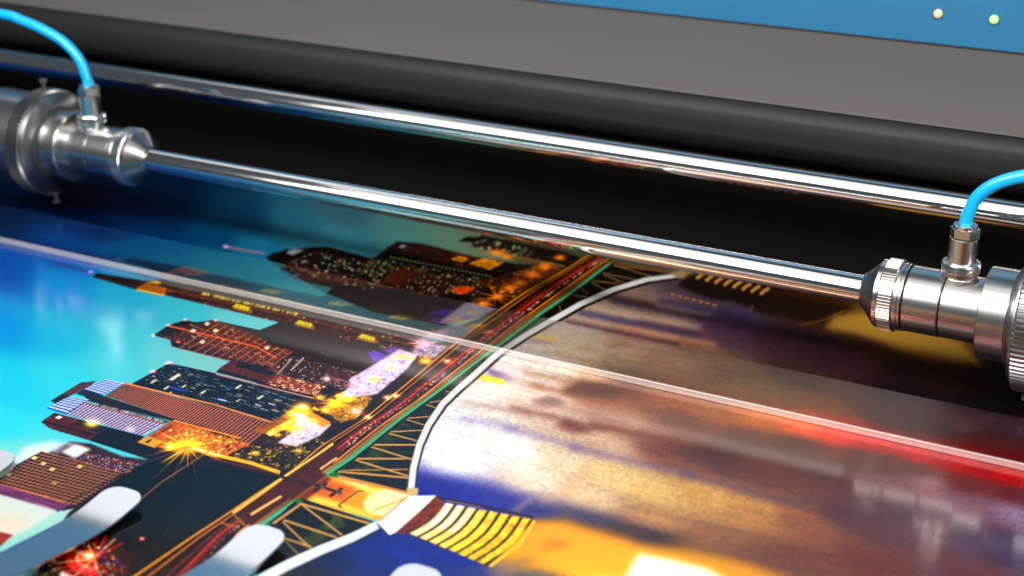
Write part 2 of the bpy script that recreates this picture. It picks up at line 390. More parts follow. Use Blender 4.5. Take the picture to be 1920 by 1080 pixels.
    # ---- back town (beyond the strip)
    back = [(497, 484), (512, 474), (530, 470), (575, 464), (606, 462), (700, 486), (718, 478), (735, 458), (745, 452), (790, 456), (870, 478), (965, 494), (1060, 500), (1110, 478), (1120, 490), (1010, 560), (940, 585), (830, 610), (700, 585), (600, 545), (510, 492)]
    poly(back, (26, 15, 14), 1, 0, 0.5)
    for q, c in (([(500, 486), (536, 467), (592, 480), (552, 502)], (22, 14, 18)), ([(588, 478), (612, 462), (704, 486), (678, 506)], (20, 14, 16)), ([(700, 484), (742, 454), (800, 460), (768, 490)], (28, 16, 14)), ([(560, 505), (600, 488), (690, 512), (650, 536)], (30, 18, 18))):
        poly(q, c, 1); line([q[0], q[1], q[2]], 1.3, (96, 70, 60), .6)
    poly([(858, 453), (876, 443), (896, 444), (904, 440), (1050, 470), (1090, 482), (1060, 508), (1000, 490), (930, 472), (896, 462), (886, 455)], (34, 20, 14), 1, 0, 0.4)
    line([(904, 441), (1050, 472)], 2, (86, 66, 48), 0.8)
    quad([(905, 446), (1010, 470), (985, 484), (880, 462)], facade((30, 20, 16), (170, 190, 150), 16, 4, 0.12, seed=31))
    line([(420, 462), (497, 476)], 3.2, (186, 130, 130), 0.9, 0, 2.2); glow(423, 462, 3, (180, 60, 110), 0.7)
    poly([(535, 474), (550, 467), (572, 468), (548, 479)], (158, 166, 180), 0.9, 1)
    quad([(590, 470), (760, 505), (690, 545), (520, 500)], facade((20, 15, 16), (196, 206, 150), 34, 14, 0.07, seed=8, litcols=[(206, 214, 150), (170, 196, 150), (200, 60, 50), (190, 200, 210)]))
    quad([(700, 482), (930, 527), (900, 560), (660, 510)], facade((22, 15, 14), (200, 208, 160), 46, 14, 0.10, seed=9, litcols=[(206, 220, 160), (170, 180, 130), (214, 160, 70)]))
    for t in np.linspace(0, 1, 26):
        x = 733 + 186 * t; y = 482 + 36 * t
        poly([(x - 2.4, y), (x, y - 1.6), (x + 2.6, y), (x, y + 1.8)], (206, 214, 150), 0.9)
    quad([(722, 462), (800, 458), (930, 492), (870, 506)], facade((36, 18, 14), (150, 80, 40), 30, 8, 0.05, seed=10))
    poly([(747, 462), (757, 459), (763, 462), (752, 465)], (196, 190, 210), 1, 1)
    for q in ([(880, 494), (905, 484), (945, 492), (918, 506)], [(845, 486), (860, 480), (880, 484), (866, 492)]):
        quad(q, facade((150, 84, 12), (236, 170, 40), 5, 5, 0.5, seed=11))
    poly([(712, 528), (755, 502), (797, 512), (757, 540)], (76, 34, 22), 1, 0, 0.2)
    quad([(790, 510), (880, 530), (820, 560), (740, 540)], facade((34, 17, 14), (190, 190, 150), 30, 12, 0.06, mull=(54, 24, 18), mu=.3, mv=.3, seed=12))
    poly([(842, 545), (852, 538), (868, 536), (892, 539), (886, 545), (872, 551), (862, 552), (850, 546)], (190, 84, 28), 0.95, 0, 0.5)
    quad([(890, 528), (1000, 500), (1060, 505), (960, 560)], facade((48, 26, 12), (190, 130, 60), 18, 14, 0.07, seed=14))
    poly([(970, 520), (1010, 500), (1050, 508), (1000, 535)], (92, 54, 26), 0.6, 3)
    specks([(1000, 470), (1085, 485), (1050, 508), (970, 488)], 50, [(60, 60, 24), (120, 110, 60), (30, 28, 14), (150, 100, 40)], 1, 2.5, .8, 15)
    line([(935, 474), (1000, 488), (1060, 500)], 4, (160, 120, 60), 0.8)
    for (x, y, r, rl) in ((932, 474, 5, 26), (1022, 500, 5.5, 24), (998, 515, 6, 28), (974, 530, 5, 24), (956, 540, 5, 20), (932, 556, 6, 42), (906, 570, 4.5, 24), (1050, 483, 4, 14), (950, 482, 3, 14)):
        glow(x, y, r, (196, 112, 36), 0.8, 14, rl)
    # ---- tower lying along the acrylic strip
    T1 = [(172, 519), (183, 512), (275, 527), (300, 524), (345, 533), (420, 545), (560, 575), (760, 622), (842, 650), (800, 672), (700, 665), (640, 640), (525, 604), (312, 554), (255, 543)]
    poly(T1, (46, 20, 13), 1, 0, 0.4)
    quad([(300, 527), (845, 650), (800, 672), (290, 548)], facade((42, 17, 12), (206, 190, 90), 130, 7, 0.035, seed=21, litcols=[(214, 196, 90), (200, 180, 150), (190, 60, 50)]))
    for dy, c in ((11, (120, 58, 34)), (4, (24, 10, 8)), (16, (28, 10, 8))):
        line([(300, 529 + dy), (560, 585 + dy), (790, 640 + dy)], 3, c, 0.9)
    quad([(380, 546), (560, 586), (556, 592), (376, 552)], facade((36, 16, 10), (224, 208, 96), 42, 1, 0.42, seed=22))
    line([(100, 493), (175, 513)], 2, (110, 40, 110), 0.85); glow(170, 510, 2.5, (200, 60, 140), 0.8)
    poly([(254, 541), (276, 529), (314, 541), (308, 554)], (170, 104, 20), 1, 0, .2); line([(256, 543), (308, 554)], 2.5, (240, 196, 40)); poly([(276, 529), (292, 526), (304, 530), (296, 533)], (190, 170, 20), 1)
    for (x, y, w) in ((455, 577, 20), (572, 608, 20), (690, 634, 20)):
        poly([(x - w, y + 2), (x - w * .6, y - 8), (x + w * .7, y - 1), (x + w, y + 9), (x + w * .6, y + 10)], (150, 104, 18), 1); poly([(x - w, y - 2), (x - w * .6, y - 8), (x + w * .7, y - 1), (x + w * .5, y + 6)], (218, 204, 30), 1)
        for k in range(5): line([(x - w * .7 + k * 7, y - 6 + k * 1.4), (x - w * .8 + k * 7, y + 1 + k * 1.4)], 1.2, (110, 96, 10), .8)
    # ---- grid tower
    T2 = [(287, 629), (316, 610), (347, 600), (366, 604), (405, 601), (497, 621), (550, 658), (500, 692), (430, 675), (387, 664), (322, 649), (319, 636)]
    poly(T2, (34, 13, 9), 1)
    quad([(316, 612), (400, 600), (552, 656), (500, 692)], facade((40, 15, 9), (236, 220, 180), 30, 14, 0.05, seed=41, litcols=[(240, 226, 190), (222, 196, 140), (250, 244, 230)]))
    for k in range(22):
        t = k / 21; a0 = (287 + 118 * t, 629 - 28 * t); b0 = (500 + 50 * t, 692 - 34 * t)
        line([(a0[0] + 14, a0[1] + 3), b0], 1.25, (150, 76, 46), 0.8)
    for k in range(12):
        t = 0.06 + 0.94 * k / 11; a0 = (325 + 175 * t, 650 + 42 * t); b0 = (405 + 145 * t, 601 + 57 * t)
        line([a0, b0], 1.8, (196, 112, 60), 0.9)
    line([(316, 611), (480, 650), (520, 672)], 2.6, (224, 116, 56), 1)
    line([(322, 649), (430, 676)], 2, (150, 60, 36), 1)
    for p in ((347, 600), (316, 610), (288, 629), (334, 641), (404, 601)): glow(p[0], p[1], 2.2, (220, 50, 50), 0.9)
    for p in ((388, 607), (404, 620), (362, 620), (379, 641), (500, 652)): poly([(p[0] - 6, p[1] + 1), (p[0], p[1] - 4), (p[0] + 7, p[1] - 1), (p[0] + 1, p[1] + 4)], (240, 228, 200), .95)
    # ---- finned dark tower with purple foot
    poly([(470, 625), (525, 604), (700, 650), (735, 668), (690, 700), (640, 700), (552, 660)], (38, 18, 16), 1)
    for k in range(34):
        t = k / 33; x = 512 + 170 * t; y = 612 + 38 * t
        line([(x + 16, y - 2), (x - 6, y + 17)], 2.0, (88, 40, 32), 0.6)
    line([(500, 640), (690, 690)], 9, (52, 22, 20), 0.9)
    poly([(688, 662), (700, 656), (735, 668), (722, 676), (700, 680)], (112, 60, 190), 0.95, 1)
    poly([(715, 655), (740, 650), (760, 655), (735, 668)], (140, 90, 210), 0.8, 1)
    # ---- red-brown low blocks
    poly([(405, 698), (412, 690), (435, 675), (545, 695), (565, 665), (690, 700), (640, 738), (588, 745)], (44, 17, 13), 1, 0, .3)
    poly([(410, 692), (432, 677), (540, 702), (500, 716)], (98, 38, 22), 1, 0, .2); poly([(440, 686), (452, 679), (520, 695), (505, 704)], (34, 14, 12), 1)
    poly([(498, 694), (520, 680), (545, 684), (525, 700)], (112, 46, 24), 1)
    quad([(540, 665), (680, 700), (640, 730), (510, 700)], facade((40, 16, 14), (206, 196, 150), 40, 14, 0.07, seed=51, litcols=[(214, 204, 170), (180, 150, 60), (230, 226, 220)]))
    quad([(523, 702), (612, 724), (590, 742), (498, 720)], facade((58, 22, 16), (240, 220, 190), 16, 6, 0.22, mull=(176, 92, 60), mu=.3, mv=.34, seed=52))
    line([(520, 702), (548, 672)], 3, (206, 190, 150), .8); line([(545, 695), (570, 670)], 3, (210, 200, 170), .9)
    glow(614, 710, 6, (160, 170, 190), .9); glow(632, 713, 4, (190, 180, 180), .8)
    # ---- black tower with scattered windows
    T3 = [(247, 720), (317, 681), (405, 700), (588, 746), (517, 794)]
    poly(T3, (15, 12, 22), 1)
    quad([(270, 712), (320, 682), (588, 746), (517, 794)], facade((17, 14, 24), (236, 232, 190), 46, 15, 0.05, seed=61, vary=.45, litcols=[(240, 238, 206), (226, 224, 140), (190, 206, 220), (96, 140, 236), (240, 240, 230)]))
    for p in ((288, 715, 8), (328, 707, 13), (312, 727, 7), (318, 737, 6), (447, 725, 8), (381, 735, 7), (446, 751, 5), (488, 745, 8), (345, 724, 6)):
        poly([(p[0] - p[2], p[1] + p[2] * .4), (p[0] + p[2] * .4, p[1] - p[2] * .5), (p[0] + p[2], p[1] - p[2] * .4), (p[0] - p[2] * .3, p[1] + p[2] * .5)], (240, 236, 208), .95, 0)
    line([(321, 727), (348, 733)], 3.5, (40, 96, 220), .9); line([(408, 748), (425, 752)], 3, (196, 214, 255), .95)
    line([(404, 701), (588, 747)], 2.6, (206, 160, 140), 1)
    for p in ((317, 681), (288, 697)): glow(p[0], p[1], 3, (230, 40, 70), 1)
    # ---- brown striped slab
    poly([(152, 733), (190, 741), (470, 832), (440, 838), (325, 790), (165, 752)], (46, 24, 26), 1)
    def slab(u, v):
        a = (np.modf(u * 58)[0] > .5); b = (np.modf(v * 9)[0] > .72)
        rgb = np.where(a[..., None], np.array((182, 116, 88), np.float32), np.array((52, 28, 34), np.float32))
        rgb = np.where((b & ~a)[..., None], np.array((96, 58, 52), np.float32), rgb)
        return rgb * (0.86 + 0.3 * (1 - np.abs(u - .45)))[..., None], 1.0
    quad([(233, 719), (518, 793), (468, 832), (197, 742)], slab)
    line([(232, 718), (400, 758), (518, 794)], 3.4, (220, 150, 84), 1)
    def heads(u, v):
        a = np.modf(v * 7)[0] > .48
        return np.where(a[..., None], np.array((226, 232, 250), np.float32), np.array((46, 78, 190), np.float32)), 1.0
    quad([(155, 730), (197, 711), (234, 719), (191, 741)], lambda u, v: heads(v, u))
    poly([(95, 752), (150, 718), (180, 714), (172, 722), (104, 756)], (104, 56, 50), 1); poly([(95, 752), (118, 738), (130, 742), (104, 756)], (48, 30, 40), 1); poly([(150, 720), (156, 716), (160, 719), (154, 723)], (40, 40, 60), 1)
    poly([(142, 738), (156, 730), (192, 741), (180, 750)], (40, 30, 60), .9)
    quad([(87, 765), (132, 743), (168, 749), (123, 776)], lambda u, v: heads(v, u))
    def slab2(u, v):
        a = (np.modf(u * 24)[0] > .46); b = (np.modf(v * 7)[0] > .8)
        rgb = np.where(a[..., None], np.array((222, 206, 236), np.float32), np.array((44, 26, 48), np.float32))
        return np.where((b & ~a)[..., None], np.array((120, 96, 130), np.float32), rgb), 1.0
    quad([(157, 755), (308, 795), (267, 817), (123, 777)], slab2)
    line([(157, 754), (308, 795)], 2.6, (178, 96, 60), 1)
    quad([(188, 757), (318, 790), (314, 794), (184, 761)], facade((50, 32, 36), (170, 196, 206), 22, 1, 0.7, seed=66))
    poly([(232, 806), (244, 797), (256, 806), (244, 812)], (236, 232, 240), .7, 2)
    # ---- red-brown block with lamp
    poly([(77, 791), (102, 774), (152, 787), (190, 806), (183, 817), (168, 826), (93, 803)], (92, 36, 26), 1, 0, .25)
    line([(80, 790), (140, 806), (184, 816)], 3, (26, 12, 12), 1); poly([(136, 795), (152, 787), (200, 800), (185, 812)], (44, 30, 22), 1); glow(172, 794, 7, (220, 190, 40), 1)
    poly([(103, 783), (110, 779), (118, 782), (110, 786)], (250, 240, 230), 1)
    for k in range(5): line([(112 + k * 12, 810 + k * 2.6), (118 + k * 12, 804 + k * 2.6)], 3, (36, 16, 18), .9)
    poly([(168, 826), (186, 812), (200, 800), (270, 818), (262, 830), (330, 850), (440, 872), (400, 880), (280, 862)], (30, 17, 30), 1, 0, .3)
    # ---- orange block with the big lamp
    poly([(257, 830), (325, 788), (380, 800), (470, 834), (520, 800), (560, 790), (612, 815), (560, 850), (520, 880), (430, 858), (330, 852)], (58, 34, 10), 1, 1, .5)
    poly([(257, 829), (325, 788), (400, 806), (340, 850)], (176, 92, 18), 1, 0, .2); poly([(257, 829), (276, 818), (306, 826), (290, 840)], (206, 160, 56), 1); poly([(272, 829), (282, 823), (286, 825), (276, 831)], (50, 30, 10), 1)
    quad([(335, 795), (470, 832), (420, 858), (290, 822)], facade((120, 60, 12), (250, 220, 130), 26, 9, 0.12, mull=(212, 130, 30), mu=.3, mv=.22, seed=71))
    poly([(297, 811), (322, 797), (326, 798), (301, 813)], (110, 58, 16), 1); line([(325, 788), (452, 822)], 2.4, (240, 170, 30), 1)
    specks([(400, 810), (500, 840), (560, 850), (520, 876), (430, 858)], 150, [(34, 26, 8), (90, 70, 14), (190, 150, 36), (16, 12, 6), (220, 190, 90)], 1.5, 4, .85, 72)
    # ---- lit mall and station lamps
    poly([(470, 808), (500, 795), (566, 758), (590, 770), (510, 818)], (150, 96, 14), .95, 1, .3)
    quad([(498, 812), (572, 770), (580, 774), (506, 818)], facade((196, 140, 24), (250, 230, 150), 20, 1, .5, seed=73))
    poly([(545, 812), (560, 772), (622, 796), (598, 818), (556, 838), (520, 830)], (226, 214, 226), 1, 1, .12)
    poly([(560, 772), (585, 772), (622, 792), (606, 802)], (226, 160, 60), .95, 1)
    specks([(545, 812), (600, 800), (610, 812), (560, 840), (530, 836)], 40, [(120, 60, 110), (250, 240, 250), (200, 140, 150)], 1.2, 3, .7, 74)
    poly([(520, 850), (560, 838), (600, 818), (625, 825), (560, 872), (530, 880)], (44, 32, 8), .9, 2, .6)
    specks([(470, 846), (600, 822), (610, 832), (540, 882), (450, 862)], 130, [(236, 214, 120), (120, 100, 20), (26, 20, 8), (196, 170, 50)], 1.2, 3.2, .85, 75)
    poly([(590, 762), (650, 732), (700, 744), (668, 785), (640, 792)], (176, 128, 16), .95, 2, .4)
    specks([(590, 762), (650, 732), (700, 744), (668, 785), (640, 792)], 120, [(240, 206, 50), (120, 84, 8), (250, 236, 150), (80, 60, 8)], 1.2, 3, .8, 76)
    quad([(583, 766), (640, 735), (648, 738), (594, 772)], facade((214, 140, 20), (90, 40, 8), 14, 1, .3, mull=(110, 56, 10), mu=.2, mv=0, seed=77))
    poly([(652, 712), (690, 690), (748, 655), (784, 664), (764, 692), (706, 740), (655, 745), (640, 738), (660, 722)], (226, 212, 236), 1, 1, .1)
    poly([(740, 668), (752, 660), (768, 668), (755, 684), (748, 680)], (190, 140, 216), .9, 1); poly([(770, 655), (800, 640), (842, 650), (815, 672), (780, 668)], (206, 190, 214), .85, 2, .3)
    specks([(652, 712), (690, 690), (706, 720), (690, 742), (640, 742)], 46, [(150, 60, 60), (110, 60, 150), (250, 240, 250), (230, 140, 90)], 1.2, 3.6, .75, 78)
    specks([(700, 700), (765, 690), (706, 742), (680, 742)], 60, [(120, 70, 190), (90, 50, 130), (240, 230, 250), (190, 150, 60)], 1, 3, .7, 79)
    specks([(770, 655), (800, 640), (842, 650), (815, 672)], 50, [(110, 60, 120), (70, 40, 70), (240, 230, 240)], 1, 2.6, .7, 80)
    poly([(612, 688), (660, 700), (655, 712), (620, 720)], (90, 30, 40), .6, 2)
    for (x, y, r, rl, n) in ((567, 763, 10, 0, 0), (553, 777, 10, 0, 0), (627, 757, 8, 30, 16), (642, 743, 7, 0, 0), (668, 771, 7, 12, 8), (545, 802, 8, 34, 18), (668, 725, 7, 44, 16), (790, 643, 7, 30, 18), (752, 669, 5, 16, 8), (798, 677, 7, 18, 8)):
        glow(x, y, r, (240, 176, 40) if x not in (668, 790) else (226, 150, 170), .85, n, rl)
    glow(352, 838, 12, (246, 170, 30), 1.0, 22, 66, .55); glow(318, 838, 6, (246, 180, 50), .8)
    for (a, b_) in (((352, 838), (280, 905)), ((352, 838), (262, 872)), ((352, 838), (240, 862)), ((352, 838), (315, 915)), ((352, 838), (372, 905))): line([a, b_], 3, (206, 130, 40), .55, 0, .5)
    line([(352, 838), (400, 852), (470, 868), (525, 886)], 6, (250, 190, 40), 1, 0, 7); line([(360, 840), (420, 856)], 4, (255, 244, 200), 1, 0, 2)
    line([(262, 938), (300, 906), (385, 850), (460, 806)], 2.2, (190, 130, 40), .8)
    # ---- lower-left: hazy blocks, tall grid slab, wheel
    poly([(10, 880), (45, 838), (100, 826), (120, 832), (80, 862), (20, 890)], (226, 232, 228), .85, 4)
    poly([(90, 850), (130, 828), (170, 832), (230, 856), (275, 862), (236, 888), (160, 868)], (66, 40, 44), 1, 1, .3)
    poly([(112, 846), (142, 832), (172, 842), (140, 860)], (236, 238, 236), .95, 2); poly([(92, 846), (124, 827), (142, 833), (108, 850)], (200, 214, 224), .8, 2); poly([(104, 846), (124, 832), (134, 836), (112, 850)], (110, 80, 90), .6, 1)
    quad([(160, 848), (262, 868), (238, 890), (140, 866)], facade((52, 28, 32), (206, 186, 60), 20, 10, .2, seed=81, litcols=[(214, 196, 60), (96, 110, 206), (226, 60, 50), (230, 226, 220)]))
    poly([(0, 910), (30, 872), (78, 846), (236, 888), (150, 950), (118, 958), (0, 925), (-80, 900), (-80, 890)], (44, 18, 28), 1)
    quad([(78, 846), (234, 887), (140, 950), (-20, 908)], facade((30, 18, 20), (240, 220, 150), 20, 14, .02, mull=(206, 146, 108), mu=.14, mv=.24, seed=82))
    line([(-40, 898), (130, 946)], 4, (244, 166, 84), 1); line([(110, 950), (235, 886)], 2, (30, 14, 20), .8)
    quad([(-20, 902), (132, 946), (110, 960), (-40, 918)], facade((70, 34, 64), (150, 90, 140), 6, 6, .1, mull=(140, 84, 120), mu=.06, mv=.3, seed=83))
    poly([(-150, 885), (0, 927), (107, 957), (60, 990), (20, 1004), (-200, 1040)], (206, 216, 208), 1, 1); poly([(0, 960), (60, 972), (40, 1000), (-20, 1012)], (226, 206, 186), .6, 8)
    poly([(-30, 990), (25, 1003), (0, 1025), (-40, 1040)], (150, 56, 50), .95, 0, .2)
    poly([(60, 1090), (110, 1030), (140, 1010), (190, 1000), (250, 1040), (240, 1090)], (70, 18, 12), .9, 4, .5)
    for R, w, c in ((1.0, 11, (240, 226, 224)), (.86, 3, (200, 30, 26)), (.6, 12, (206, 52, 40)), (.4, 8, (250, 150, 110))):
        pts = [(176 + 78 * R * math.cos(t), 1047 + 46 * R * math.sin(t)) for t in np.linspace(PI * .45, PI * 1.25, 26)]
        line(pts, w, c, .95, 1)
    for k in range(18):
        t = PI * (.35 + 1.5 * k / 18); line([(176, 1047), (176 + 74 * math.cos(t), 1047 + 44 * math.sin(t))], 2.6, [(230, 60, 40), (255, 200, 150), (210, 40, 30)][k % 3], .8)
    specks([(130, 1015), (210, 1020), (240, 1075), (160, 1085)], 130, [(250, 140, 30), (255, 210, 90), (206, 40, 20), (255, 240, 200), (90, 20, 10), (110, 90, 230)], 1.2, 3.6, .9, 84)
    glow(165, 1042, 8, (250, 150, 90), .8); glow(266, 1010, 3, (230, 90, 60), .9)
    poly([(60, 1078), (95, 1052), (120, 1066), (100, 1095)], (60, 36, 22), .9, 1, .5); specks([(50, 1085), (95, 1052), (120, 1066), (100, 1095)], 12, [(220, 200, 140), (200, 190, 150)], 2, 5, .8, 86)

    town = [(430, 700), (560, 660), (700, 655), (800, 660), (700, 745), (610, 815), (540, 880), (430, 850), (520, 790), (585, 745)]
    specks(town, 360, [(255, 214, 120), (250, 170, 60), (255, 240, 210), (230, 90, 50), (206, 150, 230), (120, 60, 30)], .6, 1.7, .85, 101)
    specks([(520, 490), (740, 480), (960, 500), (1060, 505), (930, 585), (700, 545)], 300, [(230, 206, 140), (206, 120, 50), (190, 200, 190), (150, 60, 40)], .6, 1.5, .8, 102)
    specks([(310, 545), (520, 600), (700, 655), (830, 652), (560, 590), (345, 535)], 150, [(230, 190, 90), (150, 80, 50), (206, 180, 160), (120, 60, 40)], .8, 2.0, .8, 103)
    specks([(300, 628), (400, 604), (545, 658), (498, 690), (330, 648)], 150, [(255, 236, 200), (240, 180, 110), (230, 140, 80)], .8, 1.9, .85, 104)
    specks([(260, 716), (318, 684), (580, 746), (516, 792)], 160, [(250, 240, 190), (200, 214, 230), (230, 220, 120), (70, 70, 90)], .7, 1.7, .85, 105)
    for (x, y, r_, n_) in ((600, 745, 5, 10), (585, 790, 5, 8), (700, 712, 5, 10), (735, 690, 4, 8), (655, 748, 5, 10), (610, 770, 5, 8), (480, 850, 4, 8), (560, 845, 4, 6), (520, 815, 4, 6), (770, 672, 4, 8)):
        glow(x, y, r_, (240, 170, 70), .7, n_, r_ * 3.5)
    # ================= bridge
    def path(*p): return list(p)
    roadL = [(230, 1096), (360, 1007), (432, 960), (480, 927), (545, 885), (600, 838), (680, 788), (760, 722), (846, 650), (935, 582), (985, 548), (1050, 512), (1105, 478)]
    roadR = [(430, 1096), (470, 1000), (552, 935), (612, 890), (657, 858), (750, 785), (830, 728), (912, 664), (1005, 594), (1060, 556), (1110, 520), (1147, 490), (1152, 488)]
    poly(roadL + roadR[::-1], (54, 18, 8), 1, 0, .35)
    def along(t, f):
        """point at fraction f between the left and right road edges"""
        def at(P):
            i = min(int(t * (len(P) - 1)), len(P) - 2); q = t * (len(P) - 1) - i
            return P[i][0] + (P[i + 1][0] - P[i][0]) * q, P[i][1] + (P[i + 1][1] - P[i][1]) * q
        a = at(roadL); b_ = at(roadR); return (a[0] + (b_[0] - a[0]) * f, a[1] + (b_[1] - a[1]) * f)
    TT = np.linspace(0, 1, 60)
    def lane(f, w, col, a=1.0, t0=0, t1=1, blur=0):
        T = TT[(TT >= t0) & (TT <= t1)]
        line([along(t, f) for t in T], w, col, a, blur, w * .6)
    lane(.0, 3.4, (226, 160, 40)); lane(.07, 4, (20, 8, 6)); lane(.14, 2.4, (214, 140, 40)); lane(.24, 5, (26, 9, 6)); lane(.33, 2, (160, 84, 30), .8)
    lane(.47, 9, (140, 26, 20), .9); lane(.44, 2.2, (250, 120, 90), .7); lane(.58, 6, (70, 26, 20)); lane(.68, 4, (30, 10, 8)); lane(.76, 3.4, (236, 150, 24)); lane(.86, 4, (60, 22, 8))
    r = np.random.default_rng(91)
    for k in range(260):
        t = r.random(); x, y = along(t, .55 + .06 * r.random()); poly([(x - 2, y + 1.4), (x + 1.4, y - 1.6), (x + 2.4, y - .8), (x - 1, y + 2)], (236, 206, 196), .8)
    for k in range(150):
        t = r.uniform(.38, .74); x, y = along(t, .40 + .25 * r.random()); s = r.uniform(1, 3.2); poly([(x - s, y), (x, y - s * .6), (x + s, y), (x, y + s * .6)], [(255, 230, 210), (250, 190, 90), (230, 40, 50), (200, 150, 240)][k % 4], .9)
    for (x, y) in ((838, 677), (742, 742), (690, 782), (726, 745)): glow(x, y, 5, (250, 150, 120), .8)
    for k in range(40):
        t = k / 39 * .3; x, y = along(t, .5); line([(x - 9, y - 3), (x + 9, y + 4)], 1.2, (40, 10, 8), .6)
    # pier road crossing the deck
    poly([(442, 968), (545, 888), (604, 848), (625, 838), (640, 846), (612, 890), (552, 936), (470, 985)], (84, 30, 10), 1, 1, .3)
    for p, q in (((436, 962), (545, 886)), ((545, 886), (572, 868)), ((572, 868), (625, 832))): line([p, q], 4, (250, 210, 120), 1)
    line([(470, 965), (528, 930)], 4.5, (250, 196, 130), 1); line([(600, 880), (632, 858)], 4, (250, 206, 150), .9); line([(478, 972), (540, 934)], 2, (60, 20, 8), 1)
    line([(435, 962), (465, 990)], 4, (150, 110, 40), 1); line([(412, 980), (450, 990)], 3, (160, 120, 40), 1)
    line([(395, 862), (520, 892), (600, 915)], 5, (60, 26, 12), 1); line([(395, 859), (520, 888)], 1.6, (140, 60, 30), 1)
    # golden pier head
    pier = [(612, 892), (690, 905), (768, 927), (712, 976), (640, 958), (552, 936)]
    poly(pier, (232, 160, 34), 1, 1, .1); poly([(620, 897), (768, 927), (745, 948), (640, 905)], (252, 226, 130), .9, 3); poly([(560, 936), (640, 955), (712, 976), (690, 960), (600, 930)], (252, 216, 110), .9, 3)
    poly([(585, 925), (620, 902), (668, 915), (640, 940)], (192, 100, 22), .8, 4); poly([(552, 936), (585, 912), (612, 892), (622, 898), (575, 938)], (110, 44, 12), .9, 2)
    pts = [(728 + 46 * math.cos(t) - 8 * math.sin(t), 950 + 26 * math.sin(t) - 8) for t in np.linspace(0, 2 * PI, 24)]
    poly(pts, (252, 240, 190), .95, 2); line([(700, 958), (770, 930)], 2.4, (224, 150, 40), .9)
    line([(590, 908), (640, 925)], 5, (44, 18, 10), 1)
    for (x, y) in ((603, 913), (632, 922)): line([(x - 14, y + 9), (x + 10, y - 7)], 5, (26, 12, 8), 1); poly([(x - 4, y - 3), (x + 5, y - 3), (x + 5, y + 3), (x - 4, y + 3)], (120, 100, 80), .8)
    line([(634, 948), (672, 920), (682, 921)], 2.2, (40, 18, 6), 1); line([(634, 948), (642, 952)], 2.2, (40, 18, 6), 1)
    # truss triangles
    def truss(pts, bays, col=(24, 20, 8)):
        poly(pts, col, 1, 0, .4)
        for a, b_, w in bays: line([a, b_], w, (206, 160, 92), 1); line([(a[0], a[1] + w * .6), (b_[0], b_[1] + w * .6)], 1, (70, 44, 20), .8)
    trA = [(618, 890), (660, 862), (750, 788), (912, 668), (905, 690), (850, 735), (805, 785), (776, 850), (768, 924)]
    poly(trA, (26, 22, 8), 1, 0, .4)
    for k in range(9): poly([(660 + k * 13, 880 - k * 14), (700 + k * 10, 845 - k * 13), (715 + k * 9, 860 - k * 14), (690 + k * 11, 890 - k * 15)], (58, 70, 14), .55, 2, .5)
    for k in range(16):
        t = k / 15.0; x = 640 + 235 * t; y = 876 - 186 * t
        line([(x, y), (x + 34 * (1 - t) + 8, y + 30 * (1 - t) + 4)], 1.4, (96, 104, 44), .7); line([(x + 6, y + 14 * (1 - t)), (770 + 90 * t * t, y + 8)], 1.2, (70, 84, 30), .7)
    for a, b_, w in (((632, 884), (766, 896), 3.6), ((640, 882), (766, 880), 2), ((664, 862), (770, 894), 3.2), ((664, 860), (772, 860), 3), ((690, 836), (774, 862), 3), ((694, 834), (782, 834), 2.6), ((726, 812), (788, 828), 2.6), ((728, 810), (800, 806), 2.2), ((760, 786), (806, 800), 2.2), ((762, 784), (820, 780), 2), ((796, 758), (830, 768), 2), ((798, 756), (845, 748), 2), ((830, 732), (858, 738), 1.8)):
        line([a, b_], w, (206, 164, 100), 1); line([(a[0], a[1] + 2.2), (b_[0], b_[1] + 2.2)], 1, (60, 40, 18), .8)
    line([(630, 892), (700, 908), (768, 925)], 5, (200, 146, 74), 1); line([(646, 902), (690, 912)], 2, (230, 240, 240), .8)
    trB = [(505, 985), (552, 938), (565, 934), (700, 978), (690, 992), (530, 1068), (480, 1080)]
    poly(trB, (24, 20, 8), 1, 0, .4)
    for q in ([(600, 985), (640, 968), (650, 985), (610, 995)], [(560, 1015), (600, 990), (612, 1010), (570, 1030)], [(620, 960), (640, 966), (625, 985)]): poly(q, (70, 84, 18), .85, 1, .4)
    for a, b_, w in (((512, 982), (566, 944), 5), ((563, 944), (694, 982), 4), ((566, 946), (642, 1004), 3.6), ((532, 975), (632, 1008), 3.6), ((530, 978), (584, 1030), 3.4), ((512, 990), (560, 1040), 2), ((530, 1008), (585, 1026), 3)):
        line([a, b_], w, (206, 164, 100), 1); line([(a[0], a[1] + 2.6), (b_[0], b_[1] + 2.6)], 1.2, (70, 46, 20), .8)
    trC = [(1008, 596), (1060, 560), (1150, 493), (1180, 500), (1265, 515), (1215, 522), (1152, 540), (1090, 566), (1037, 596)]
    poly(trC, (22, 18, 10), 1, 0, .4)
    for a, b_ in (((1152, 497), (1220, 518)), ((1150, 498), (1270, 512)), ((1130, 512), (1200, 526)), ((1130, 514), (1178, 534)), ((1108, 526), (1160, 532)), ((1108, 528), (1138, 546)), ((1088, 540), (1104, 552)), ((1070, 553), (1100, 557)), ((1048, 570), (1052, 585))): line([a, b_], 2.2, (150, 120, 84), .9)
    # green cornice
    for P in ([(612, 889), (657, 859), (750, 785), (830, 727), (912, 664), (1005, 594), (1060, 556), (1110, 519), (1149, 489)], [(484, 988), (552, 938)]):
        line([(x - 7, y - 2) for x, y in P], 5, (250, 206, 110), .8, 2, 2); line(P, 6.5, (84, 176, 130), 1, 0, 4); line([(x + 6, y + 3) for x, y in P], 4, (20, 30, 16), 1, 0, 2)
    poly([(618, 892), (626, 884), (640, 888), (630, 896)], (40, 120, 40), 1); poly([(550, 940), (558, 934), (570, 938), (560, 945)], (40, 120, 40), 1)
